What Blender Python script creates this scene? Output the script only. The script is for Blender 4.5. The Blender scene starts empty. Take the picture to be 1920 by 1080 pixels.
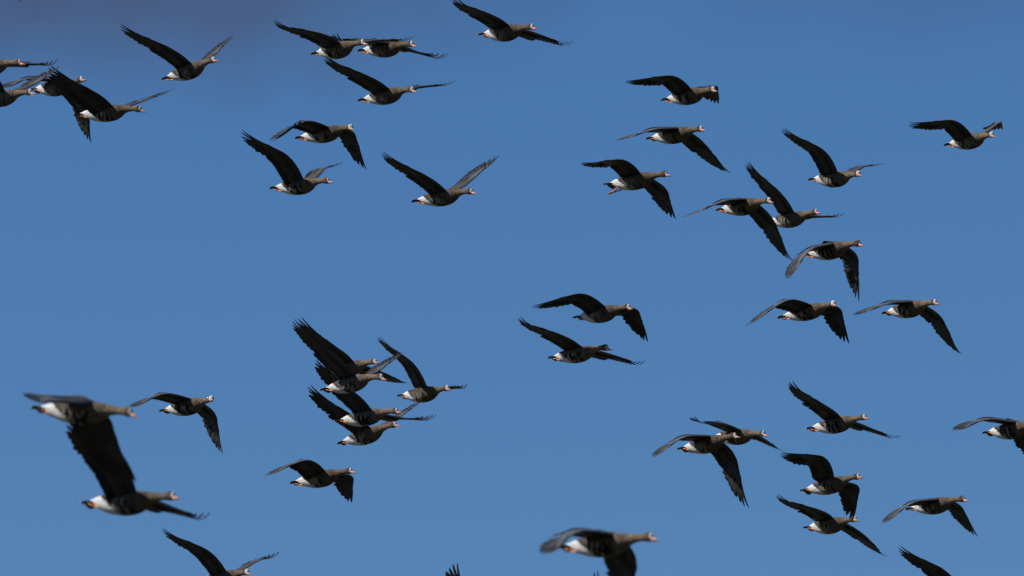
import bpy, math, random
import numpy as np

# ------------------------------------------------------------------ camera, sky, sun, exposure
scene = bpy.context.scene
CAM_ELEV = math.radians(12.0)
cam = bpy.data.cameras.new('camera')
cam_ob = bpy.data.objects.new('camera', cam)
scene.collection.objects.link(cam_ob)
cam_ob.location = (0, 0, 1.7)
cam_ob.rotation_euler = (math.radians(90) + CAM_ELEV, 0, 0)
cam.lens = 400; cam.sensor_width = 36; cam.sensor_fit = 'HORIZONTAL'
cam.clip_start = 0.5; cam.clip_end = 5000
cam.dof.use_dof = True; cam.dof.focus_distance = 92.7; cam.dof.aperture_fstop = 7.1
scene.camera = cam_ob

SUN_ELEV = math.radians(47); SUN_AZ = math.radians(253)          # azimuth clockwise from +Y: to the left of the camera and a little behind it
SUN_DIR = (math.sin(SUN_AZ) * math.cos(SUN_ELEV), math.cos(SUN_AZ) * math.cos(SUN_ELEV), math.sin(SUN_ELEV))
sun = bpy.data.lights.new('sun', 'SUN'); sun.energy = 5.0; sun.angle = math.radians(0.53); sun.color = (1.0, 0.955, 0.89)
sun_ob = bpy.data.objects.new('sun', sun); scene.collection.objects.link(sun_ob)
from mathutils import Vector
sun_ob.rotation_euler = Vector(SUN_DIR).to_track_quat('Z', 'Y').to_euler()
sun_ob.location = (-30, -30, 60)

world = bpy.data.worlds.new('World'); scene.world = world; world.use_nodes = True
wt = world.node_tree; wt.nodes.clear()
def wn(t, **k):
    n = wt.nodes.new(t)
    for a, b in k.items(): setattr(n, a, b)
    return n
sky = wn('ShaderNodeTexSky', sky_type='NISHITA', sun_disc=False, sun_elevation=SUN_ELEV, sun_rotation=SUN_AZ,
         altitude=0, air_density=1.0, dust_density=0.0, ozone_density=3.0)
hsv = wn('ShaderNodeHueSaturation'); hsv.inputs['Saturation'].default_value = 1.355; hsv.inputs['Hue'].default_value = .510; hsv.inputs['Value'].default_value = 1.0
wt.links.new(sky.outputs[0], hsv.inputs['Color'])
# a thin grey-violet cloud bank drifting in the upper left of the view
tc = wn('ShaderNodeTexCoord')
mp = wn('ShaderNodeMapping', vector_type='POINT')
cc = Vector((-0.04213, 0.97083, 0.23603))                  # compass direction of the bank, just above and left of the flock
mp.inputs['Scale'].default_value = (1 / .055, 1 / .2, 1 / .0125)
mp.inputs['Location'].default_value = (-cc.x / .055, -cc.y / .2, -cc.z / .0125)
wt.links.new(tc.outputs['Generated'], mp.inputs['Vector'])
nz = wn('ShaderNodeTexNoise'); nz.inputs['Scale'].default_value = 60; nz.inputs['Detail'].default_value = 3; nz.inputs['Roughness'].default_value = .5
wt.links.new(tc.outputs['Generated'], nz.inputs['Vector'])
ln = wn('ShaderNodeVectorMath', operation='LENGTH'); wt.links.new(mp.outputs[0], ln.inputs[0])
ad = wn('ShaderNodeMath', operation='MULTIPLY_ADD'); wt.links.new(nz.outputs[0], ad.inputs[0]); ad.inputs[1].default_value = .9
wt.links.new(ln.outputs['Value'], ad.inputs[2])
mr = wn('ShaderNodeMapRange', interpolation_type='SMOOTHSTEP'); wt.links.new(ad.outputs[0], mr.inputs['Value'])
mr.inputs['From Min'].default_value = .48; mr.inputs['From Max'].default_value = 1.6
mr.inputs['To Min'].default_value = 1.0; mr.inputs['To Max'].default_value = 0.0
c2 = Vector((0.03933, 0.9705, 0.23788))
mp2 = wn('ShaderNodeMapping', vector_type='POINT'); mp2.inputs['Scale'].default_value = (1 / .045, 1 / .2, 1 / .0125)
mp2.inputs['Location'].default_value = (-c2.x / .045, -c2.y / .2, -c2.z / .0125)
wt.links.new(tc.outputs['Generated'], mp2.inputs['Vector'])
ln2 = wn('ShaderNodeVectorMath', operation='LENGTH'); wt.links.new(mp2.outputs[0], ln2.inputs[0])
ad2 = wn('ShaderNodeMath', operation='MULTIPLY_ADD'); wt.links.new(nz.outputs[0], ad2.inputs[0]); ad2.inputs[1].default_value = .9; wt.links.new(ln2.outputs['Value'], ad2.inputs[2])
mr2 = wn('ShaderNodeMapRange', interpolation_type='SMOOTHSTEP'); wt.links.new(ad2.outputs[0], mr2.inputs['Value'])
mr2.inputs['From Min'].default_value = .4; mr2.inputs['From Max'].default_value = 1.6; mr2.inputs['To Min'].default_value = .45; mr2.inputs['To Max'].default_value = 0
mxx = wn('ShaderNodeMath', operation='MAXIMUM'); wt.links.new(mr.outputs[0], mxx.inputs[0]); wt.links.new(mr2.outputs[0], mxx.inputs[1])
mx = wn('ShaderNodeMix', data_type='RGBA'); wt.links.new(mxx.outputs[0], mx.inputs[0]); wt.links.new(hsv.outputs[0], mx.inputs[6])
mx.inputs[7].default_value = (0.79, 1.22, 2.52, 1)
SKY_STRENGTH = 0.0525
bg = wn('ShaderNodeBackground'); bg.inputs['Strength'].default_value = SKY_STRENGTH
out = wn('ShaderNodeOutputWorld'); wt.links.new(mx.outputs[2], bg.inputs['Color']); wt.links.new(bg.outputs[0], out.inputs['Surface'])

vs = scene.view_settings
vs.view_transform = 'Standard'; vs.look = 'None'; vs.exposure = 0.64; vs.gamma = 1.0; vs.use_curve_mapping = False
scene.render.resolution_x = 1024; scene.render.resolution_y = 576

# ------------------------------------------------------------------ materials
def new_mat(name):
    m = bpy.data.materials.new(name); m.use_nodes = True
    t = m.node_tree; b = t.nodes['Principled BSDF']
    return m, t, b
def node(t, kind, **k):
    n = t.nodes.new(kind)
    for a, b in k.items(): setattr(n, a, b)
    return n
def math_node(t, op, a, b=None, c=None, clamp=False):
    n = node(t, 'ShaderNodeMath', operation=op, use_clamp=clamp)
    for i, v in enumerate((a, b, c)):
        if v is None: continue
        if isinstance(v, (int, float)): n.inputs[i].default_value = v
        else: t.links.new(v, n.inputs[i])
    return n.outputs[0]
def smooth(t, v, lo, hi, a=0.0, b=1.0):
    n = node(t, 'ShaderNodeMapRange', interpolation_type='SMOOTHSTEP'); t.links.new(v, n.inputs['Value'])
    n.inputs['From Min'].default_value = lo; n.inputs['From Max'].default_value = hi
    n.inputs['To Min'].default_value = a; n.inputs['To Max'].default_value = b
    return n.outputs[0]
def mix(t, f, a, b):
    n = node(t, 'ShaderNodeMix', data_type='RGBA')
    if isinstance(f, float): n.inputs[0].default_value = f
    else: t.links.new(f, n.inputs[0])
    for i, v in ((6, a), (7, b)):
        if isinstance(v, tuple): n.inputs[i].default_value = (*v, 1)
        else: t.links.new(v, n.inputs[i])
    return n.outputs[2]

def plumage_material():
    m, t, b = new_mat('goose_plumage')
    at = node(t, 'ShaderNodeAttribute', attribute_name='rest')
    oi = node(t, 'ShaderNodeObjectInfo')
    sep = node(t, 'ShaderNodeSeparateXYZ'); t.links.new(at.outputs['Vector'], sep.inputs[0])
    X, Y, Z = sep.outputs
    # per-bird offset for the patterns
    off = node(t, 'ShaderNodeVectorMath', operation='MULTIPLY_ADD')
    comb = node(t, 'ShaderNodeCombineXYZ')
    r1 = math_node(t, 'MULTIPLY', oi.outputs['Random'], 37.0)
    for i in range(3): t.links.new(r1, comb.inputs[i])
    addv = node(t, 'ShaderNodeVectorMath', operation='ADD'); t.links.new(at.outputs['Vector'], addv.inputs[0]); t.links.new(comb.outputs[0], addv.inputs[1])
    def noise(scale, detail=2, stretch=None):
        n = node(t, 'ShaderNodeTexNoise'); n.inputs['Scale'].default_value = scale; n.inputs['Detail'].default_value = detail
        if stretch:
            mp = node(t, 'ShaderNodeMapping'); mp.inputs['Scale'].default_value = stretch
            t.links.new(addv.outputs[0], mp.inputs['Vector']); t.links.new(mp.outputs[0], n.inputs['Vector'])
        else: t.links.new(addv.outputs[0], n.inputs['Vector'])
        return n.outputs[0]
    n_big = noise(28); n_mid = noise(75, 3); n_fine = noise(220, 2)
    # small overlapping body feathers: cell edges lighter
    vo = node(t, 'ShaderNodeTexVoronoi', feature='DISTANCE_TO_EDGE'); vo.inputs['Scale'].default_value = 62
    mp = node(t, 'ShaderNodeMapping'); mp.inputs['Scale'].default_value = (.62, 1.15, 1.15); t.links.new(addv.outputs[0], mp.inputs['Vector']); t.links.new(mp.outputs[0], vo.inputs['Vector'])
    edge = smooth(t, vo.outputs['Distance'], 0.0, .16, 1.0, 0.0)
    # base browns: back -> flank -> breast -> neck -> head
    back = (.026, .020, .015); flank = (.044, .033, .024); breast = (.066, .049, .035); neck = (.116, .086, .060); headc = (.078, .056, .039)
    zf = smooth(t, math_node(t, 'MULTIPLY_ADD', n_big, .02, Z), .018, .052)
    col = mix(t, zf, flank, back)
    col = mix(t, smooth(t, X, .0, .10), col, breast)
    col = mix(t, smooth(t, X, .13, .18), col, neck)
    col = mix(t, smooth(t, X, .245, .285), col, headc)
    # pale belly between the bars
    belly = math_node(t, 'MULTIPLY', smooth(t, X, -.15, -.06), smooth(t, X, .07, .0))
    belly = math_node(t, 'MULTIPLY', belly, smooth(t, Z, .015, -.02))
    col = mix(t, math_node(t, 'MULTIPLY', belly, .85), col, (.190, .165, .140))
    # feather fringes and mottling
    bodyf = smooth(t, X, .16, .10)
    col = mix(t, math_node(t, 'MULTIPLY', math_node(t, 'MULTIPLY', edge, bodyf), .42), col, (.150, .124, .100))
    dk = math_node(t, 'MULTIPLY', smooth(t, n_mid, .35, .68, .68, 1.26), smooth(t, oi.outputs['Random'], 0.0, 1.0, .84, 1.16))   # mottling, paler and darker birds
    hs = node(t, 'ShaderNodeHueSaturation'); t.links.new(col, hs.inputs['Color']); t.links.new(dk, hs.inputs['Value']); col = hs.outputs[0]
    # black belly bars, irregular, more or fewer from bird to bird
    bars = noise(26, 2.5, (1.9, .7, .42))
    thr = math_node(t, 'MULTIPLY_ADD', oi.outputs['Random'], -.09, .555)
    barm = smooth(t, math_node(t, 'SUBTRACT', bars, thr), -.015, .03)
    breg = math_node(t, 'MULTIPLY', math_node(t, 'MULTIPLY', smooth(t, X, -.125, -.095), smooth(t, X, .105, .06)), smooth(t, math_node(t, 'MULTIPLY_ADD', n_big, .03, Z), .035, .0))
    col = mix(t, math_node(t, 'MULTIPLY', barm, breg), col, (0.0060, 0.0052, 0.0052))
    # rear flank darker brown before the white vent
    rf = math_node(t, 'MULTIPLY_ADD', Z, 1.45, X); rf = math_node(t, 'SUBTRACT', rf, -.002)   # white vent: X + 1.45 Z below about -0.15
    rf = math_node(t, 'MULTIPLY_ADD', math_node(t, 'SUBTRACT', n_mid, .5), .055, rf)
    col = mix(t, math_node(t, 'MULTIPLY', smooth(t, rf, -.095, -.138), smooth(t, Z, -.045, -.02)), col, (0.0258, 0.0206, 0.0163))
    wh = smooth(t, rf, -.136, -.156)
    wtop = smooth(t, X, -.205, -.215)
    topz = smooth(t, Z, .024, .016)
    wh = math_node(t, 'MAXIMUM', math_node(t, 'MULTIPLY', wh, topz), wtop)
    col = mix(t, wh, col, mix(t, smooth(t, n_fine, .3, .8), (0.4988, 0.4945, 0.4816), (0.4128, 0.4085, 0.3956)))
    # face: dark rim, then white blaze round the bill base
    fx = math_node(t, 'MULTIPLY_ADD', math_node(t, 'SUBTRACT', Z, .03), .22, X)
    fx = math_node(t, 'MULTIPLY_ADD', math_node(t, 'SUBTRACT', n_fine, .5), .003, fx)
    juv = node(t, 'ShaderNodeAttribute', attribute_name='blaze', attribute_type='OBJECT')
    white_x = math_node(t, 'SUBTRACT', .3200, math_node(t, 'MULTIPLY', juv.outputs['Fac'], .0125))
    fd = math_node(t, 'SUBTRACT', fx, white_x)
    col = mix(t, math_node(t, 'MULTIPLY', smooth(t, fd, -.0075, -.003), .85), col, (0.0138, 0.0103, 0.0086))
    col = mix(t, smooth(t, fd, -.0012, .0012), col, (0.4988, 0.4902, 0.4730))
    t.links.new(col, b.inputs['Base Color'])
    b.inputs['Roughness'].default_value = .72; b.inputs['Specular IOR Level'].default_value = .05
    bp = node(t, 'ShaderNodeBump'); bp.inputs['Strength'].default_value = .7; bp.inputs['Distance'].default_value = .006
    hgt = math_node(t, 'ADD', math_node(t, 'MULTIPLY', edge, -.7), math_node(t, 'MULTIPLY', n_fine, .6))
    t.links.new(hgt, bp.inputs['Height']); t.links.new(bp.outputs[0], b.inputs['Normal'])
    return m

def feather_material():
    m, t, b = new_mat('goose_feather')
    at = node(t, 'ShaderNodeAttribute', attribute_name='col')
    tcn = node(t, 'ShaderNodeTexCoord')
    n = node(t, 'ShaderNodeTexNoise'); n.inputs['Scale'].default_value = 70; n.inputs['Detail'].default_value = 3
    t.links.new(tcn.outputs['Object'], n.inputs['Vector'])
    hs = node(t, 'ShaderNodeHueSaturation'); t.links.new(at.outputs['Color'], hs.inputs['Color'])
    t.links.new(smooth(t, n.outputs[0], .3, .7, .82, 1.18), hs.inputs['Value'])
    t.links.new(hs.outputs[0], b.inputs['Base Color'])
    b.inputs['Roughness'].default_value = .58; b.inputs['Specular IOR Level'].default_value = .15
    n2 = node(t, 'ShaderNodeTexNoise'); n2.inputs['Scale'].default_value = 190; n2.inputs['Detail'].default_value = 2
    t.links.new(tcn.outputs['Object'], n2.inputs['Vector'])
    bp = node(t, 'ShaderNodeBump'); bp.inputs['Strength'].default_value = .35; bp.inputs['Distance'].default_value = .003
    t.links.new(n2.outputs[0], bp.inputs['Height']); t.links.new(bp.outputs[0], b.inputs['Normal'])
    return m

def plain(name, color, rough, var=.2, scale=80, spec=.4):
    m, t, b = new_mat(name)
    tcn = node(t, 'ShaderNodeTexCoord'); n = node(t, 'ShaderNodeTexNoise'); n.inputs['Scale'].default_value = scale
    t.links.new(tcn.outputs['Object'], n.inputs['Vector'])
    hi = tuple(min(1, c * (1 + var)) for c in color); lo = tuple(c * (1 - var) for c in color)
    t.links.new(mix(t, smooth(t, n.outputs[0], .3, .7), lo, hi), b.inputs['Base Color'])
    b.inputs['Roughness'].default_value = rough; b.inputs['Specular IOR Level'].default_value = spec
    return m

M_PLUM = plumage_material()
M_FEATH = feather_material()
M_SHAFT = plain('feather_shaft', (.22, .215, .21), .4, .1)
M_BILL = plain('bill_pink', (.42, .165, .088), .42, .15)
M_NAIL = plain('bill_nail', (.30, .22, .18), .4, .15)
M_EYE = plain('eye_dark', (.012, .008, .006), .08, .1, spec=.6)
M_FOOT = plain('foot_orange', (.48, .125, .018), .5, .2)

# ------------------------------------------------------------------ geometry helpers
def ss(a, b, x):
    t = np.clip((np.asarray(x, float) - a) / (b - a), 0, 1); return t * t * (3 - 2 * t)
def unit(v): return v / np.linalg.norm(v)
def hermite(xs, ys, q):
    xs = np.asarray(xs, float); ys = np.asarray(ys, float)
    d = np.gradient(ys, xs); i = np.clip(np.searchsorted(xs, q) - 1, 0, len(xs) - 2)
    h = xs[i + 1] - xs[i]; t = (q - xs[i]) / h
    return ((2*t**3 - 3*t*t + 1) * ys[i] + (t**3 - 2*t*t + t) * h * d[i] + (-2*t**3 + 3*t*t) * ys[i + 1] + (t**3 - t*t) * h * d[i + 1])
def link(ob, parent=None):
    scene.collection.objects.link(ob)
    if parent is not None: ob.parent = parent
    return ob
def mesh_object(name, verts, faces, mats, parent, cols=None, rest=None, mat_idx=None):
    me = bpy.data.meshes.new(name)
    me.from_pydata([tuple(map(float, v)) for v in verts], [], faces)
    for m in mats: me.materials.append(m)
    me.polygons.foreach_set('use_smooth', [True] * len(faces))
    if mat_idx is not None: me.polygons.foreach_set('material_index', mat_idx)
    if cols is not None:
        a = me.attributes.new('col', 'FLOAT_COLOR', 'POINT')
        a.data.foreach_set('color', np.concatenate([np.asarray(cols, float), np.ones((len(verts), 1))], 1).ravel())
    if rest is not None:
        a = me.attributes.new('rest', 'FLOAT_VECTOR', 'POINT'); a.data.foreach_set('vector', np.asarray(rest, float).ravel())
    me.update()
    return link(bpy.data.objects.new(name, me), parent)
def loft(rings, close=True):
    """rings: array (n, k, 3) of closed rings -> verts, faces with end caps"""
    n, k, _ = rings.shape; v = rings.reshape(-1, 3); f = []
    for i in range(n - 1):
        for j in range(k):
            a = i * k + j; b = i * k + (j + 1) % k
            f.append((a, b, b + k, a + k))
    if close:
        f.append(tuple(range(k - 1, -1, -1))); f.append(tuple((n - 1) * k + j for j in range(k)))
    return v, f

# ------------------------------------------------------------------ unseen dark ground, added far below the flock to keep undersides dark
m_g, t_g, b_g = new_mat('unseen_dark_ground')
tcg = node(t_g, 'ShaderNodeTexCoord'); ng = node(t_g, 'ShaderNodeTexNoise'); ng.inputs['Scale'].default_value = .08; ng.inputs['Detail'].default_value = 6
t_g.links.new(tcg.outputs['Object'], ng.inputs['Vector'])
t_g.links.new(mix(t_g, smooth(t_g, ng.outputs[0], .35, .65), (.030, .026, .020), (.042, .046, .024)), b_g.inputs['Base Color']); b_g.inputs['Roughness'].default_value = .95
gr = mesh_object('ground', [(-3000, -3000, 0), (3000, -3000, 0), (3000, 3000, 0), (-3000, 3000, 0)], [(0, 1, 2, 3)], [m_g], None)
gr['kind'] = 'structure'

# ------------------------------------------------------------------ goose body frame: X forward, Y left, Z up, metres
XS = np.arange(.13, .3761, .004)
class Neck:
    def __init__(s, nu, hp, hy):
        p = np.radians(nu) * ss(.13, .19, XS) + np.radians(hp) * ss(.24, .285, XS); y = np.radians(hy) * ss(.21, .285, XS)
        d = np.stack([np.cos(p) * np.cos(y), np.cos(p) * np.sin(y), np.sin(p)], 1)
        s.P = np.cumsum(d * .004, 0) + np.array([.13 - .004, 0, 0]); s.p = p; s.y = y
    def __call__(s, pts):
        pts = np.asarray(pts, float); o = pts.copy(); m = pts[:, 0] > .13
        if not m.any(): return o
        x = pts[m, 0]; P = np.stack([np.interp(x, XS, s.P[:, i]) for i in range(3)], 1)
        over = np.clip(x - XS[-1], 0, None)
        p = np.interp(x, XS, s.p); y = np.interp(x, XS, s.y)
        T = np.stack([np.cos(p) * np.cos(y), np.cos(p) * np.sin(y), np.sin(p)], 1)
        Yv = np.stack([-np.sin(y), np.cos(y), np.zeros_like(y)], 1)
        Zv = np.cross(T, Yv)
        o[m] = P + T * over[:, None] + Yv * pts[m, 1:2] + Zv * pts[m, 2:3]
        return o

PROFILE = np.array([  # x, centre z, half width, height above, depth below
    (-.262, .001, .010, .005, .005), (-.250, .001, .022, .011, .012), (-.225, .000, .036, .022, .026), (-.19, -.002, .047, .035, .041),
    (-.14, -.004, .056, .046, .055), (-.08, -.004, .063, .056, .066), (-.02, -.002, .066, .061, .071), (.04, .001, .066, .062, .069),
    (.09, .005, .058, .057, .060), (.13, .013, .045, .046, .046), (.16, .022, .031, .034, .0335), (.19, .0285, .0240, .0265, .0265),
    (.22, .0310, .0196, .0215, .0215), (.25, .0325, .0182, .0204, .0200), (.27, .034, .0212, .0245, .0232), (.29, .036, .0246, .0284, .0268),
    (.304, .0345, .0236, .0268, .0254), (.3135, .0305, .0186, .0214, .0204), (.3200, .0265, .0125, .0140, .0130), (.3228, .025, .006, .007, .006)])
def body_mesh(neck, plump):
    q = np.concatenate([np.linspace(-.262, .12, 40), np.linspace(.13, .265, 16), np.linspace(.271, .3228, 22)])
    K = 36; ang = np.linspace(0, 2 * np.pi, K, endpoint=False)
    zc, hw, up, dn = (hermite(PROFILE[:, 0], PROFILE[:, i], q) for i in range(1, 5))
    fat = 1 + (plump - 1) * ss(.15, .05, q) * ss(-.25, -.15, q)
    ca, sa = np.cos(ang), np.sin(ang)
    sy = np.sign(ca) * np.abs(ca) ** .92
    rings = np.zeros((len(q), K, 3)); rings[:, :, 0] = q[:, None]
    rings[:, :, 1] = (hw * fat)[:, None] * sy[None]
    rings[:, :, 2] = zc[:, None] + np.where(sa[None] > 0, up[:, None], (dn * fat)[:, None]) * sa[None]
    v, f = loft(rings)
    return neck(v), f, v
def bill_parts(neck, gape):
    K = 12; ang = np.linspace(0, 2 * np.pi, K, endpoint=False); ca, sa = np.cos(ang), np.sin(ang)
    def tube(rows, tilt=0):
        rr = []
        for x, z, hw, up, dn in rows:
            rr.append(np.stack([np.full(K, x), hw * np.sign(ca) * np.abs(ca) ** .8, z + np.where(sa > 0, up, dn) * sa], 1))
        rr = np.array(rr)
        if tilt:
            c, s = np.cos(tilt), np.sin(tilt); p = np.array([.316, 0, .019]); d = rr - p
            r2 = d.copy(); r2[..., 0] = d[..., 0] * c - d[..., 2] * s * -1 * -1; r2[..., 2] = d[..., 0] * s + d[..., 2] * c
            rr = r2 + p
        v, f = loft(rr); return neck(v), f
    upper = tube([(.308, .024, .0115, .012, .003), (.318, .023, .0130, .0145, .003), (.328, .0215, .0122, .0120, .0025), (.338, .0205, .0110, .0090, .002),
                  (.350, .0195, .0100, .0068, .0018), (.3602, .0188, .0088, .0054, .0016)], math.radians(gape * .25))
    nail = tube([(.3592, .0188, .0090, .0056, .0018), (.365, .0182, .0075, .0046, .0022), (.3700, .0174, .0040, .0026, .0016), (.3715, .0168, .0012, .0010, .0008)], math.radians(gape * .25))
    lower = tube([(.308, .0150, .0100, .0035, .0060), (.320, .0160, .0105, .0035, .0050), (.336, .0164, .0092, .0026, .0036), (.350, .0166, .0078, .0018, .0026), (.362, .0170, .0050, .0012, .0014), (.3645, .0172, .0016, .0006, .0006)], math.radians(-gape))
    return upper, nail, lower

def feather_geo(base, d, lat, n, L, w, kind, bend=0.0, droop=0.0, c0=(.02, .02, .02), c1=(.02, .02, .02), tipc=None, edgec=None, roll=6.0, sweep=0.0, outer=.36):
    """one flight feather: thin cambered vane with a raised shaft.  lat points to the leading vane, n is dorsal."""
    r = math.radians(roll); lt = lat * math.cos(r) + n * math.sin(r); nn = n * math.cos(r) - lat * math.sin(r)
    ts = np.array([0, .22, .5, .75, .91, 1.0])
    wp = {'blunt': [.35, .85, 1.0, 1.0, 1.0, .78], 'finger': [.35, 1.0, 1.0, .76, .50, .12], 'point': [.35, .95, 1.0, .96, .78, .26], 'covert': [.5, .9, 1.0, .92, .66, .2]}[kind]
    V = []; C = []; F = []; MI = []
    c0 = np.array(c0); c1 = np.array(c1)
    for i, t in enumerate(ts):
        p = base + d * (L * t) + n * (bend * L * (t ** 2.4 - .72 * t) - droop * L * t * t) - lat * (sweep * L * (t * t - .8 * t))
        ww = w * wp[i]; th = .0011 * (1 - .6 * t)
        col = c0 * (1 - t) + c1 * t
        if tipc is not None and t > .8: col = np.array(tipc)
        ec = col if edgec is None else np.array(edgec) * .4 + col * .6
        V += [p + lt * (ww * outer) - nn * (ww * .015), p + nn * th, p - lt * (ww * (1 - outer)) - nn * (ww * .045), p - nn * th]
        C += [ec, col, ec, col]
    m = len(ts)
    for i in range(m - 1):
        for j in range(4):
            a = 4 * i + j; b = 4 * i + (j + 1) % 4
            F.append((a, a + 4, b + 4, b)); MI.append(0)
    F.append((0, 1, 2, 3)); MI.append(0); F.append((4*m-1, 4*m-2, 4*m-3, 4*m-4)); MI.append(0)
    if kind != 'covert':
        o = len(V)
        for i, t in enumerate(ts[:5]):
            p = (V[4 * i + 1]); sw = .0011 * (1 - .75 * t)
            V += [p + lt * sw - nn * .00012, p + nn * .0003, p - lt * sw - nn * .00012]; C += [(.5, .5, .5)] * 3
        for i in range(4):
            a = o + 3 * i
            F += [(a, a + 3, a + 4, a + 1), (a + 1, a + 4, a + 5, a + 2)]; MI += [1, 1]
    return V, F, C, MI

LA, LH = .27, .44
SHO = np.array([.085, .05, .035])
def span_dir(phi, psi, sg):
    a, b = np.radians([phi, psi]); return np.array([np.sin(b), sg * np.cos(b) * np.cos(a), np.cos(b) * np.sin(a)])
def chord_dir(d, tau, sg):
    c = np.array([-1., 0, 0]); c = unit(c - d * (c @ d)); n = sg * np.cross(d, c); t = math.radians(tau)
    return c * math.cos(t) + n * math.sin(t)

def make_wing(parent, sg, pose, curl, rng):
    pa, sa, ph, sh, tau, tau_h = pose
    S = SHO * [1, sg, 1]; a = span_dir(pa, sa, sg); h = span_dir(ph, sh, sg); W = S + LA * a
    ca = chord_dir(a, tau, sg); ch = chord_dir(h, tau_h, sg)
    def frame(v):                       # v: 0 shoulder .. 1 wrist .. 2 wing tip
        k = float(ss(.72, 1.25, v)); sp = unit(a * (1 - k) + h * k)
        c = ca * (1 - k) + ch * k; c = unit(c - sp * (c @ sp)); n = sg * np.cross(sp, c)
        if v <= 1: P = S + a * (LA * v) - ca * (.020 * math.sin(math.pi * min(max(v, 0), 1)) ** 1 * (1 if v > 0 else 0))
        else: P = W + h * (LH * (v - 1))
        if .7 < v < 1.3:                # the wrist is a rounded bend, not a corner
            t = (v - .7) / .6; A = S + a * (LA * .7) - ca * (.020 * math.sin(math.pi * .7)); B = W + h * (LH * .3)
            P = A * (1 - t) ** 2 + W * (2 * t * (1 - t)) + B * t * t
        P = P - c * .005 * math.exp(-((v - 1.02) / .12) ** 2)
        return P, sp, c, n
    # --- arm and covert blade
    fr = np.array([0, .03, .1, .2, .33, .48, .64, .82, 1.0])
    vs_ = [-.26, -.12, 0, .1, .22, .36, .5, .64, .78, .9, 1.0, 1.08, 1.18, 1.3, 1.42, 1.54, 1.62]
    VV = []; CC = []
    for v in vs_:
        P, sp, c, n = frame(max(v, 0))
        if v < 0:
            P = P - a * (-v * .20) - np.array([0, sg * -v * .05, -v * .03]); c = unit(c * .6 + np.array([-1, 0, 0]) * .4); n = unit(sg * np.cross(sp, c))
        cl = np.interp(v, [-.26, 0, .5, 1.0, 1.15, 1.35, 1.62], [.17, .165, .145, .118, .088, .052, .016])
        th = np.interp(v, [-.26, 0, .5, 1.0, 1.3, 1.62], [.020, .019, .014, .012, .007, .002])
        cam_ = np.interp(v, [-.26, .5, 1.0, 1.62], [.075, .085, .06, .03]) * cl
        pr = np.sqrt(fr) * (1 - fr) * 2.0
        top = [P + c * (cl * f) + n * (cam_ * 4 * f * (1 - f) - .03 * cl * f + th * p + .0012) for f, p in zip(fr, pr)]
        bot = [P + c * (cl * f) + n * (cam_ * 3.1 * f * (1 - f) - .03 * cl * f - th * .35 * p - .0008) for f, p in zip(fr, pr)]
        VV.append(np.array(top + bot[::-1]))
        ct = []
        for f in fr:
            g = np.array([.047, .045, .046]) * (1 - .35 * f)                       # grey forewing
            br = np.array([0.043, 0.036, 0.031])                                       # brown scapular end
            pc = np.array([.066, .069, .076])                                       # pale primary coverts
            kk = float(ss(.30, .0, v)); col = br * kk + g * (1 - kk)
            k2 = float(ss(.8, 1.05, v)) * (1 - .3 * f); col = pc * k2 + col * (1 - k2)
            ct.append(col * (1 + .12 * rng.uniform(-1, 1)))
        cb = [np.array([.015, .015, .016]) * (1 + .2 * rng.uniform(-1, 1)) for _ in fr]
        CC += ct + cb[::-1]
    v_, f_ = loft(np.array(VV))
    if sg < 0: f_ = [t[::-1] for t in f_]
    wing = mesh_object('wing', v_, f_, [M_FEATH], parent, cols=CC)

    # --- flight feathers
    def put(name, geo):
        V, F, C, MI = geo
        mesh_object(name, V, F, [M_FEATH, M_SHAFT], wing, cols=C, mat_idx=MI)
    dark = (.011, .011, .0115)
    moult = rng.randrange(2, 12) if rng.random() < .3 else -1     # a missing feather in some wings
    for k in range(14):                                   # secondaries, wrist to body
        if k == moult: continue
        v = .99 - k / 13 * .93
        P, sp, c, n = frame(v); al = math.radians(np.interp(v, [0, 1], [-6, 22]) + rng.uniform(-2, 2))
        d = c * math.cos(al) + sp * math.sin(al); d = unit(d - n * .05); lat = unit(sp - d * (sp @ d)); nn = sg * np.cross(lat, -d) * -1
        L = np.interp(v, [0, .5, 1], [.142, .148, .145]) * rng.uniform(.98, 1.02)
        put('secondary_feather', feather_geo(P + c * .052 + n * .004, d, lat, n, L, .054, 'blunt', bend=.0, droop=.05, c0=dark, c1=(.009, .009, .009), edgec=(.022, .021, .021), roll=-2.5))
    for k in range(4):                                    # tertials, closest to the body
        v = .10 - k * .075
        P, sp, c, n = frame(max(v, 0)); P = P + a * (LA * min(v, 0) * .6)
        al = math.radians(-8 - 5 * k); d = unit(c * math.cos(al) + sp * math.sin(al) - n * .04); lat = unit(sp - d * (sp @ d))
        put('tertial_feather', feather_geo(P + c * .055 + n * (.006 + .001 * k), d, lat, n, .145 - .012 * k, .042, 'blunt', droop=.06, c0=(.030, .025, .021), c1=(.018, .015, .013), edgec=(.07, .06, .05), roll=-5))
    th_ = [68, 58, 48.5, 39.5, 31, 23.5, 16.5, 10.5, 5.0, -1.0]
    Ln = [.156, .166, .180, .198, .214, .232, .250, .266, .276, .270]
    Wd = [.064, .064, .064, .063, .060, .057, .053, .045, .033, .025]
    spread = rng.uniform(.9, 1.12)
    splay = 1.0 if (sg < 0 and ph > -8) else (.35 if sg > 0 and ph > -12 else .2)     # how far the outermost fingers open forward
    th_[9] -= 8 * splay; th_[8] -= 5 * splay; th_[7] -= 2 * splay
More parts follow.
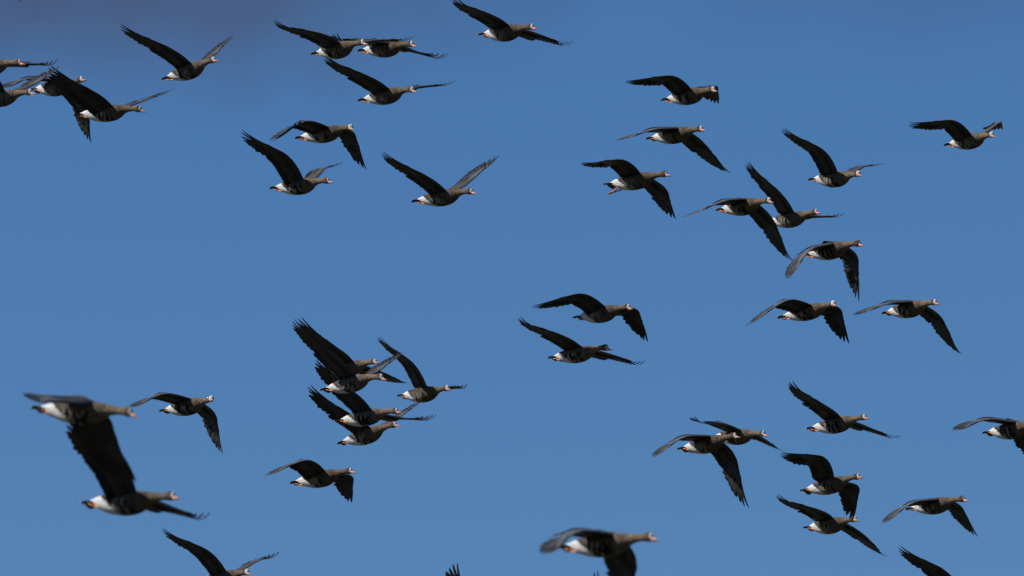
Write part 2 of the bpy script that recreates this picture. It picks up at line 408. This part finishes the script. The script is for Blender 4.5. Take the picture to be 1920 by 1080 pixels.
    for k in range(10):                                   # primaries, p1 innermost to p10
        b = .012 + .158 * k / 9; P, sp, c, n = frame(1 + b / LH)
        al = math.radians((th_[k] + rng.uniform(-1.3, 1.3)) * (spread if k < 9 else 1))
        d = h * math.cos(al) + ch * math.sin(al); d = unit(d - n * .02 * (1 - k / 9)); nn = n - d * (n @ d); nn = unit(nn); lat = unit(np.cross(nn, d)) * 1.0
        if lat @ (h + -ch * .6) < 0: lat = -lat
        bd = curl * (.30 + .95 * (k / 9) ** 2.2) + rng.uniform(-.015, .015)
        kind = 'finger' if k >= 7 else ('point' if k >= 4 else 'blunt')
        put('primary_feather', feather_geo(P + ch * (.014 * (1 - k / 9) + .004) + nn * .002, d, lat, nn, Ln[k] * rng.uniform(.98, 1.02), Wd[k], kind, bend=bd,
            c0=(.022, .023, .026), c1=(.008, .008, .009), edgec=(.016, .016, .017) if k < 7 else (.010, .010, .011), roll=-2, sweep=.05 * k / 9, outer=.40 - .16 * k / 9))
    # --- greater coverts above and below, joined as one part
    V = []; F = []; C = []
    def add(geo):
        v, f, c, _ = geo; o = len(V); V.extend(v); C.extend(c); F.extend([tuple(i + o for i in q) for q in f])
    for k in range(13):
        v = .97 - k / 12 * .92; P, sp, c, n = frame(v); al = math.radians(np.interp(v, [0, 1], [-4, 24]) + rng.uniform(-3, 3))
        d = unit(c * math.cos(al) + sp * math.sin(al) - n * .23); lat = unit(sp - d * (sp @ d))
        add(feather_geo(P + c * .058 + n * .0235, d, lat, n, .080, .034, 'covert', droop=.03, c0=(.046, .045, .047), c1=(.030, .029, .031), tipc=(.058, .057, .057), edgec=(.044, .043, .044), roll=-2))
        d2 = unit(c * math.cos(al) + sp * math.sin(al) - n * .07)
        add(feather_geo(P + c * .062 - n * .0025, d2, lat, n, .074, .031, 'covert', droop=.02, c0=(.022, .022, .024), c1=(.032, .032, .035), edgec=(.055, .055, .06), roll=6))
    for k in range(9):
        b = .01 + .145 * k / 8; P, sp, c, n = frame(1 + b / LH); al = math.radians(np.interp(k, [0, 8], [66, 5]))
        d = unit(h * math.cos(al) + ch * math.sin(al) - n * .05); nn = unit(n - d * (n @ d)); lat = unit(np.cross(nn, d))
        if lat @ (h - ch * .6) < 0: lat = -lat
        add(feather_geo(P + ch * (.02 * (1 - k / 8) + .004) + nn * .0075, d, lat, nn, .088, .026 - .006 * k / 8, 'covert', c0=(.060, .063, .071), c1=(.034, .036, .041), tipc=(.055, .056, .06), edgec=(.050, .052, .058), roll=-4))
        add(feather_geo(P + ch * (.02 * (1 - k / 8) + .006) - nn * .002, d, lat, nn, .085, .027 - .006 * k / 8, 'covert', c0=(.022, .022, .024), c1=(.034, .034, .037), edgec=(.055, .055, .06), roll=5))
    mesh_object('greater_coverts', V, F, [M_FEATH], wing, cols=C)
    # alula: small thumb feathers at the wrist
    P, sp, c, n = frame(1.04); d = unit(h + c * .03); lat = unit(-c - d * (-c @ d))
    put('alula_feather', feather_geo(P + c * .010 + n * .006, d, lat, n, .085, .018, 'point', c0=(.07, .07, .075), c1=(.04, .04, .042), roll=4))
    return wing

def make_tail(parent, spread, rng):
    K = 12; ang = np.linspace(0, 2 * np.pi, K, endpoint=False)
    rows = [(-.20, .004, .034, .018), (-.235, .002, .032, .013), (-.258, .001, .026, .008), (-.272, 0, .016, .004)]
    rr = np.array([np.stack([np.full(K, x), w * np.cos(ang), z + t * np.sin(ang)], 1) for x, z, w, t in rows])
    v, f = loft(rr)
    tail = mesh_object('tail', v, f, [M_FEATH], parent, cols=[(.55, .545, .53)] * len(v))
    for k in range(12):
        u = (k - 5.5) / 5.5; al = math.radians(spread * u)
        d = unit(np.array([-math.cos(al), -math.sin(al), -.03 - .13 * abs(u)])); lat = unit(np.array([math.sin(al), -math.cos(al), 0])) * (-1 if u > 0 else 1)
        L = (.114 - .016 * u * u) * rng.uniform(.97, 1.03)
        V, F, C, MI = feather_geo(np.array([-.216, -.017 * u, .006 - .012 * abs(u)]), d, lat * (1), np.array([0, 0, 1.]), L, .026, 'blunt', c0=(.028, .023, .020), c1=(.024, .020, .018), tipc=(.45, .44, .42),
                                  edgec=(.30, .29, .27) if abs(u) > .85 else None, roll=-7)
        C = np.array(C)
        C[16:20] = (.05, .045, .04)
        mesh_object('tail_feather', V, F, [M_FEATH, M_SHAFT], tail, cols=C, mat_idx=[0] * len(F))
    return tail

def make_foot(parent, sg, drop, rng):
    V = []; F = []; tuck = rng.uniform(.002, .016)
    def tube(path, K=8):
        ang = np.linspace(0, 2 * np.pi, K, endpoint=False); rr = []
        for x, y, z, wy, wz in path: rr.append(np.stack([np.full(K, x), y + wy * np.cos(ang), z + wz * np.sin(ang)], 1))
        v, f = loft(np.array(rr)); o = len(V); V.extend(v); F.extend([tuple(i + o for i in q) for q in f])
    y = .024
    tube([(-.120, y + .004, -.052, .008, .008), (-.150, y + .003, -.0555, .0065, .0065), (-.190, y + .001, -.0515, .0048, .0052), (-.208, y, -.0485, .0062, .0066), (-.218, y, -.047, .005, .005)])
    for j, (dy, L) in enumerate(((-.0085, .080), (0, .092), (.0085, .078))):
        e = y + dy * 1.25
        tube([(-.206, y + dy * .3, -.0475, .0045, .0045), (-.232, y + dy * .8, -.0435, .0056, .0044), (-.262, y + dy, -.0370, .0052, .0038), (-.206 - L * .85, e, -.0295, .004, .003), (-.206 - L, e, -.026, .0014, .0012)])
    tube([(-.216, y, -.0462, .005, .0022), (-.235, y, -.0428, .0125, .0020), (-.262, y, -.0368, .0135, .0016), (-.276, y, -.0335, .0100, .0012)])
    V = np.array(V); V[:, 0] = -.165 + (V[:, 0] + .12) * .62; V[:, 2] = V[:, 2] * .9 + .004 + tuck
    V[:, 1] *= sg
    if drop:
        p = np.array([-.14, 0, -.05]); d = V - p; k = math.radians(drop); c, s = math.cos(k), math.sin(k)
        V = np.stack([d[:, 0] * c - d[:, 2] * s, d[:, 1], d[:, 0] * s + d[:, 2] * c], 1) + p
    if sg < 0: F = [q[::-1] for q in F]
    return mesh_object('foot', V, F, [M_FOOT], parent)

def make_eye(parent, neck, sg):
    c = neck(np.array([[.2975, sg * .0228, .0440]]))[0]; r = .0048; V = [c + [0, 0, r]]; F = []
    for i in range(1, 5):
        for j in range(8):
            th, ph = math.pi * i / 5, 2 * math.pi * j / 8
            V.append(c + r * np.array([math.sin(th) * math.cos(ph), math.sin(th) * math.sin(ph), math.cos(th)]))
    V.append(c - [0, 0, r])
    for j in range(8):
        F.append((0, 1 + j, 1 + (j + 1) % 8)); F.append((33, 25 + (j + 1) % 8, 25 + j))
        for i in range(3): a = 1 + 8 * i; F.append((a + j, a + j + 8, a + (j + 1) % 8 + 8, a + (j + 1) % 8))
    return mesh_object('eye', V, F, [M_EYE], parent)

def make_goose(idx, rec, label, extra):
    loc, rot, nk, near, far = rec
    rng = random.Random(1000 + idx)
    g = bpy.data.objects.new('goose', None); link(g)
    g.empty_display_size = .2
    g.location = loc; g.rotation_euler = [math.radians(x) for x in rot]
    g['label'] = label; g['category'] = 'goose'; g['group'] = 'geese flying in a loose flock'
    neck = Neck(*nk)
    v, f, rest = body_mesh(neck, rng.uniform(.96, 1.06))
    body = mesh_object('body', v, f, [M_PLUM], g, rest=rest)
    body['blaze'] = float(extra.get('blaze', rng.uniform(.68, 1.0)))
    up, nl, lo = bill_parts(neck, extra.get('gape', 0))
    bill = mesh_object('bill', up[0], up[1], [M_BILL], g)
    mesh_object('nail', nl[0], nl[1], [M_NAIL], bill)
    mesh_object('lower_mandible', lo[0], lo[1], [M_BILL], bill)
    for sg in (-1, 1):
        make_eye(g, neck, sg)
        make_foot(g, sg, extra.get('drop', 0) * (1.25 if sg < 0 else .8), rng)
    make_tail(g, extra.get('fan', rng.uniform(12, 17)), rng)
    make_wing(g, -1, near, extra.get('cn', .10), rng)
    make_wing(g, 1, far, extra.get('cf', .10), rng)
    return g

# ------------------------------------------------------------------ the flock: (position, rotation in degrees, neck bends, right wing, left wing)
FLOCK = {
    1: ((-4.305, 90.160, 23.651), (-5.7, 4.2, -49.5), (-1.8, -4.5, 0.0), (-3.3, 2.8, -34.5, 9.1, -3.9, -3.9), (-7.7, -14.6, -40.5, -33.5, 3.4, 3.4)),
    2: ((-4.269, 90.747, 22.839), (-1.1, 7.0, -37.7), (0.1, -2.8, 0.0), (10.2, 27.7, 11.7, -15.4, -2.8, -2.8), (9.7, 34.1, 12.8, -16.9, -2.4, -2.4)),
    3: ((-3.807, 92.808, 23.142), (-14.2, 7.2, -48.4), (10.3, -2.9, 0.0), (-15.9, -19.2, -36.8, 19.0, 4.0, 4.0), (-26.5, 10.0, -29.3, -38.0, 3.0, 3.0)),
    4: ((-4.062, 88.106, 21.971), (0.4, 5.0, -37.4), (-0.4, -4.5, -5.0), (27.9, 8.8, 28.3, -13.7, -3.0, -3.0), (27.7, 9.1, 28.7, -14.5, -3.0, -3.0)),
    5: ((-3.259, 89.535, 22.177), (0.8, 5.2, -33.1), (-5.0, -2.4, 4.0), (27.9, -22.6, 13.2, -14.6, -17.4, -17.4), (22.4, 7.2, 23.1, 0.1, -7.2, -7.2)),
    6: ((-2.638, 90.753, 22.809), (4.3, -0.9, -47.8), (1.0, -5.0, -6.0), (30.8, -6.6, 24.8, -22.4, 1.8, 1.8), (29.0, -10.3, 31.1, -25.9, -1.6, -1.6)),
    7: ((-1.401, 89.544, 22.704), (3.1, 5.4, -50.4), (-0.1, -3.7, 3.0), (12.2, 14.8, 6.4, -11.7, -6.2, -6.2), (12.8, 13.9, 7.2, -9.3, -3.0, -3.0)),
    8: ((-1.042, 91.920, 23.268), (1.9, 8.2, -45.9), (-0.7, -3.9, 0.0), (0.0, -29.4, -5.2, 20.4, -0.4, -0.4), (-5.5, -13.8, 1.1, -9.9, 5.8, 5.8)),
    9: ((-1.018, 90.401, 22.517), (1.4, 4.3, -46.7), (-3.1, -6.7, -8.0), (18.2, 0.0, 13.4, -10.2, -4.7, -4.7), (16.1, 3.6, 11.9, -10.4, -3.5, -3.5)),
    10: ((-1.540, 91.717, 22.498), (1.5, 3.5, -41.7), (-2.7, -5.9, -25.0), (6.7, -4.6, -33.3, -5.3, -10.0, -4.0), (5.2, -10.4, -41.0, -20.1, 0.8, 0.8)),
    11: ((-1.705, 89.388, 21.540), (-1.5, 6.7, -43.9), (0.5, -3.5, 5.0), (42.1, -4.2, 14.1, -19.2, -9.6, -9.6), (37.7, -17.4, 16.9, -27.0, -4.9, -4.9)),
    12: ((-0.564, 91.092, 21.822), (6.1, 4.0, -40.7), (-2.0, -4.3, -4.0), (28.6, -6.3, 24.3, -21.1, 1.6, 1.6), (29.8, 3.8, 28.6, -9.0, -1.7, -1.7)),
    13: ((-0.044, 90.293, 23.024), (-4.6, 7.8, -49.1), (-0.1, -2.4, 4.0), (7.9, 11.2, 1.3, 5.6, -6.1, -6.1), (0.5, 0.6, 3.2, -17.6, -3.0, -3.0)),
    14: ((1.460, 91.194, 22.699), (1.5, 5.5, -49.9), (-0.9, -5.1, -10.0), (21.4, 9.0, -13.7, -14.7, -9.0, -22.0), (19.6, -15.2, -18.8, -47.3, -11.4, -11.4)),
    15: ((1.328, 90.076, 22.115), (-1.4, 5.6, -47.8), (-1.0, -2.9, -6.0), (-10.4, 3.1, -23.4, -2.9, -0.9, -0.9), (-16.2, -8.1, -22.9, -14.6, -3.0, -3.0)),
    16: ((0.995, 88.997, 21.494), (-9.0, 3.6, -42.2), (-0.1, -3.8, 0.0), (8.4, 7.7, -23.2, -8.4, -4.0, -15.0), (-4.0, -4.3, -16.9, -30.9, 1.9, 1.9)),
    17: ((1.861, 89.040, 21.294), (-6.1, 5.8, -51.8), (-2.6, -2.6, 0.0), (-15.5, 11.3, -31.9, -2.2, -4.8, -4.8), (-21.0, -8.5, -35.9, -19.7, -3.4, -3.4)),
    18: ((2.660, 91.336, 22.033), (-3.5, 10.2, -52.9), (2.7, -2.7, -8.0), (37.3, 8.8, 10.7, -6.6, -5.6, -5.6), (28.6, -14.7, 13.3, -34.0, -3.8, -3.8)),
    19: ((2.331, 92.735, 21.997), (-7.7, 5.8, -51.7), (4.6, -2.6, 5.0), (27.6, 10.5, 16.7, 4.7, 3.5, 3.5), (15.5, -18.7, 18.6, -23.3, -0.4, -0.4)),
    20: ((3.838, 92.901, 22.705), (6.2, 6.2, -53.6), (-0.8, -3.9, -15.0), (30.4, 10.1, -7.8, -11.5, -10.0, -22.0), (30.0, -0.9, -8.6, -53.3, -17.2, -17.2)),
    21: ((2.543, 88.452, 20.807), (1.5, 3.3, -48.2), (-3.0, -4.9, 0.0), (-14.0, 0.3, -42.7, 12.6, -5.3, -5.3), (-12.3, -19.1, -54.5, -31.6, 3.6, 3.6)),
    22: ((2.446, 91.821, 21.016), (2.7, 1.1, -43.5), (-1.7, -4.8, -28.0), (7.9, -6.6, -39.0, -25.7, -11.0, -8.0), (4.8, -0.1, -40.5, -28.1, -10.3, -10.3)),
    23: ((3.248, 90.762, 20.818), (-2.5, 4.1, -50.5), (-1.9, -4.0, -7.0), (-11.0, 8.5, -24.6, 0.1, 3.0, 3.0), (-12.3, -8.6, -36.6, -17.1, 2.3, 2.3)),
    24: ((0.739, 90.770, 20.781), (-3.3, 4.1, -47.8), (-2.1, -3.0, 0.0), (17.3, -5.9, -27.1, -25.0, -14.0, -28.0), (13.3, 0.2, -31.3, -29.7, -10.0, -10.0)),
    25: ((0.545, 91.235, 20.539), (-5.7, 3.6, -44.4), (-0.3, -4.7, 6.0), (9.4, -0.0, 3.4, -11.6, -1.0, -1.0), (3.7, 5.8, 5.4, -11.9, 0.6, 0.6)),
    26: ((-1.401, 96.306, 21.461), (-11.2, 3.1, -45.3), (0.1, -4.7, -5.0), (10.2, 4.2, 14.3, -7.0, -3.0, -3.0), (2.7, 7.5, 8.5, -18.4, -3.0, -3.0)),
    27: ((-1.271, 88.672, 19.769), (-4.0, -0.2, -42.2), (-7.8, -4.7, 3.0), (37.2, -18.8, 27.3, -11.6, 7.4, 7.4), (30.4, -8.2, 34.5, -13.9, 0.0, 0.0)),
    28: ((-0.741, 94.182, 20.805), (-8.2, 6.6, -49.8), (1.5, -4.0, -9.0), (36.6, 5.8, 13.3, -1.2, 8.8, 8.8), (24.9, -12.9, 16.3, -38.2, -8.6, -8.6)),
    29: ((-1.205, 92.555, 20.278), (-12.3, 1.5, -38.5), (-3.0, -3.7, 4.0), (23.6, -14.5, 12.7, -5.5, -0.8, -0.8), (11.2, 10.9, 22.6, -0.7, 4.4, 4.4)),
    30: ((-1.220, 94.254, 20.464), (2.2, -4.0, -40.7), (-1.1, -5.1, 0.0), (26.3, -9.3, 27.7, -12.6, -1.2, -1.2), (28.2, 13.8, 29.0, -8.3, -2.5, -2.5)),
    31: ((-2.637, 90.927, 20.040), (-5.7, 2.8, -46.4), (-1.5, -5.0, -28.0), (0.1, -8.8, -32.5, 4.9, -4.0, 2.0), (-7.7, -16.7, -40.0, -30.1, 6.8, 6.8)),
    32: ((-2.333, 60.625, 13.897), (-6.4, 11.1, -30.7), (-2.9, -2.6, -5.0), (-14.2, -7.7, -14.5, 15.6, 12.8, 12.8), (-17.6, -10.9, -22.3, -8.9, -39.5, -39.5)),
    33: ((-2.146, 62.539, 13.768), (-14.0, 6.2, -36.5), (-0.3, -1.9, -4.0), (25.6, 1.1, 4.0, -2.8, -15.3, -15.3), (10.5, 1.8, 15.9, -15.0, 0.4, 0.4)),
    34: ((-1.552, 91.049, 19.468), (-2.0, 1.3, -39.8), (-0.6, -4.8, 0.0), (13.1, 4.6, -30.7, -19.2, -15.0, -2.0), (6.8, -1.7, -25.8, -41.2, -5.3, -5.3)),
    35: ((-2.349, 91.616, 18.747), (-1.0, 6.3, -52.2), (1.1, -3.7, -6.0), (36.8, 2.2, 14.7, -14.9, -6.7, -6.7), (30.7, -9.6, 17.7, -29.0, -4.1, -4.1)),
    36: ((-0.238, 87.531, 17.429), (-11.3, -1.5, -39.9), (-14.0, -11.8, 0.0), (47.6, -9.7, 37.1, 9.7, -3.0, -3.0), (38.0, -8.8, 40.6, -14.0, -3.0, -3.0)),
    37: ((1.050, 107.718, 21.121), (-9.2, 0.5, -43.7), (-7.1, -8.5, 0.0), (45.3, -11.6, 48.4, 1.2, -3.0, -3.0), (42.7, -10.0, 40.9, -20.6, -3.0, -3.0)),
    38: ((0.518, 61.668, 13.361), (-6.1, 5.0, -38.2), (0.1, -2.4, 0.0), (-7.7, -6.9, -34.3, 12.1, 0.3, 0.3), (-17.6, -17.8, -28.1, -37.3, -0.6, -0.6)),
    39: ((1.574, 89.758, 19.496), (-8.0, 2.0, -47.7), (0.7, -2.7, 3.0), (-13.3, -5.2, -40.0, 5.2, -1.0, -1.0), (-16.4, -11.4, -51.8, -13.5, -4.1, -4.1)),
    40: ((1.901, 93.885, 20.379), (-3.0, 9.0, -47.5), (-1.6, -3.7, 0.0), (3.6, 10.8, -6.2, 9.7, 1.6, 1.6), (-3.2, -12.6, -3.7, -26.5, 7.7, 7.7)),
    41: ((2.691, 92.343, 20.173), (-7.4, 2.6, -44.5), (0.6, -5.2, -7.0), (8.2, 7.9, 8.4, -0.2, 2.3, 2.3), (2.2, -1.7, 4.8, -8.4, 6.7, 6.7)),
    42: ((2.564, 89.889, 19.183), (-13.5, 1.0, -48.5), (2.2, -5.1, 5.0), (21.9, 22.0, -18.1, -6.7, -7.0, -18.0), (14.1, -14.8, -32.8, -46.8, -8.0, -8.0)),
    43: ((2.713, 95.119, 19.856), (-10.9, 5.1, -51.1), (0.2, -2.8, -3.0), (-1.4, 20.4, -2.1, -10.4, -4.6, -4.6), (-8.8, 3.9, -9.0, -20.0, 5.7, 5.7)),
    44: ((3.545, 93.431, 19.702), (3.7, 3.5, -44.5), (-0.5, -4.5, 0.0), (-6.7, -13.0, -29.3, 4.1, -6.1, -6.1), (-6.0, -14.8, -32.7, -20.2, 4.0, 4.0)),
    45: ((4.042, 90.066, 19.674), (-8.3, 4.9, -48.6), (-1.9, -6.2, 0.0), (-6.9, -13.5, -30.3, 6.8, 6.0, 6.0), (-21.1, -20.4, -15.9, -31.8, -0.4, -0.4)),
    46: ((3.623, 90.856, 18.444), (-4.3, 2.4, -46.6), (-8.1, -8.9, 0.0), (33.5, -3.6, 12.4, -16.1, -4.5, -4.5), (26.2, 13.2, 21.0, -14.2, -3.5, -3.5)),
}
LABELS = {
    1: 'goose above the top left corner, only the feather tips of one wing showing',
    2: 'goose cut off by the left edge, bill closed, its far wing level',
    3: 'goose with lowered wings in the upper left cluster, partly hidden behind two others',
    4: 'calling goose with open bill cut off by the left edge, its grey wing raised',
    5: 'goose with stretched neck and raised dark wing, lowest bird of the upper left cluster',
    6: 'goose with wings in a wide V, right of the upper left cluster',
    7: 'goose whose bill meets the rump of the bird ahead, rear one of the top pair',
    8: 'goose with drooping far wing and orange feet, front one of the overlapping top pair',
    9: 'goose with near wing raised and far wing level, just below the overlapping top pair',
    10: 'goose with arched wings whose wing tip touches the raised wing of a goose below',
    11: 'goose with barred belly and raised wing touched by the arched goose above it',
    12: 'goose with both wings spread in a V, alone in the upper middle of the sky',
    13: 'goose touching the top edge with its wing tip, far wing slanting down, top centre',
    14: 'goose with both wings bent over, uppermost bird of the right half of the flock',
    15: 'goose with drooping wings, directly below the uppermost bird of the right half',
    16: 'goose with fanned tail, dangling orange feet and mostly white belly',
    17: 'dark shaded goose with lowered wings, its head across the raised wing of another goose',
    18: 'goose with near wing raised steeply and short far wing, above the two crossing geese',
    19: 'goose with steeply raised wing that the head of a dark goose crosses',
    20: 'goose nearest the upper right corner, both wings arched and white blaze bright',
    21: 'goose with both wings lowered and no white on its face, below the two crossing geese',
    22: 'goose with arched wings and white face turned, left one of a level pair',
    23: 'goose with lowered wings, right one of a level pair at mid right',
    24: 'goose with arched wings and shaded head, upper of the two geese near the centre',
    25: 'goose with both wings stretched out flat, lower of the two geese near the centre',
    26: 'goose farthest back in the tight cluster of five, its head the topmost of them',
    27: 'goose with barred belly in front of the topmost bird of the cluster of five',
    28: 'goose with plain pale belly and lit grey underwing, rightmost of the cluster of five',
    29: 'goose with far wing curling up, just above the calling goose of the cluster',
    30: 'calling goose with open bill, lowest bird of the tight cluster of five',
    31: 'small sharp goose with arched wings, right of the big blurred pair',
    32: 'big blurred goose with lowered wings, upper one of the blurred pair at left',
    33: 'big blurred goose with raised wing and white rump, lower of the blurred pair',
    34: 'goose with arched wings alone in the sky below the tight cluster of five',
    35: 'goose with raised wings cut off by the bottom edge at lower left',
    36: 'goose below the bottom edge left of centre, only its broad dark wing tip showing',
    37: 'goose below the bottom edge, only thin feather tips showing beside the big blurred goose',
    38: 'big blurred goose cut off by the bottom edge right of centre',
    39: 'goose with lowered wings whose head lies across the flank of the goose ahead',
    40: 'goose with level wings whose flank is hidden by the head of the goose behind',
    41: 'goose with raised wing and far wing slanting down, above the calling goose at right',
    42: 'calling goose with open bill and arched wings at lower right',
    43: 'goose whose head is crossed by the wing tip of the calling goose above it',
    44: 'goose with lowered wings and plain dark belly, rightmost of the lower right group',
    45: 'goose cut off by the right edge, head and neck out of view',
    46: 'goose below the bottom edge at right, only its raised dark wing showing',
}
EXTRA = {
    4: dict(gape=16), 30: dict(gape=20), 42: dict(gape=18), 16: dict(drop=28, fan=24, blaze=.35), 21: dict(blaze=.1), 44: dict(blaze=.35), 38: dict(blaze=.8), 3: dict(blaze=1.0),
    2: dict(cf=0.32), 7: dict(cn=.25, cf=0.32), 8: dict(cn=.40, cf=0.42), 13: dict(cn=.20, cf=0.42), 25: dict(cn=.25, cf=0.39), 29: dict(cf=0.35), 33: dict(cf=0.39), 41: dict(cn=.2, cf=0.35),
    43: dict(cn=.25, cf=0.21), 40: dict(cn=.3, cf=0.14), 28: dict(cf=0.28), 19: dict(cf=0.24), 9: dict(cn=.18, cf=0.24), 35: dict(cn=.15, cf=0.24),
    15: dict(cn=.05, cf=0.20), 23: dict(cn=.05, cf=0.21), 17: dict(cn=.05, cf=0.20), 39: dict(cn=.04, cf=0.17), 44: dict(cn=.04, cf=0.07, blaze=.35), 21: dict(cn=.03, cf=0.03, blaze=.1),
    20: dict(cn=.04, cf=-.05), 14: dict(cn=.04, cf=-.05), 24: dict(cn=.04, cf=0.00), 42: dict(gape=18, cn=.03, cf=0.00),
}
for i, rec in FLOCK.items():
    make_goose(i, rec, LABELS[i], EXTRA.get(i, {}))
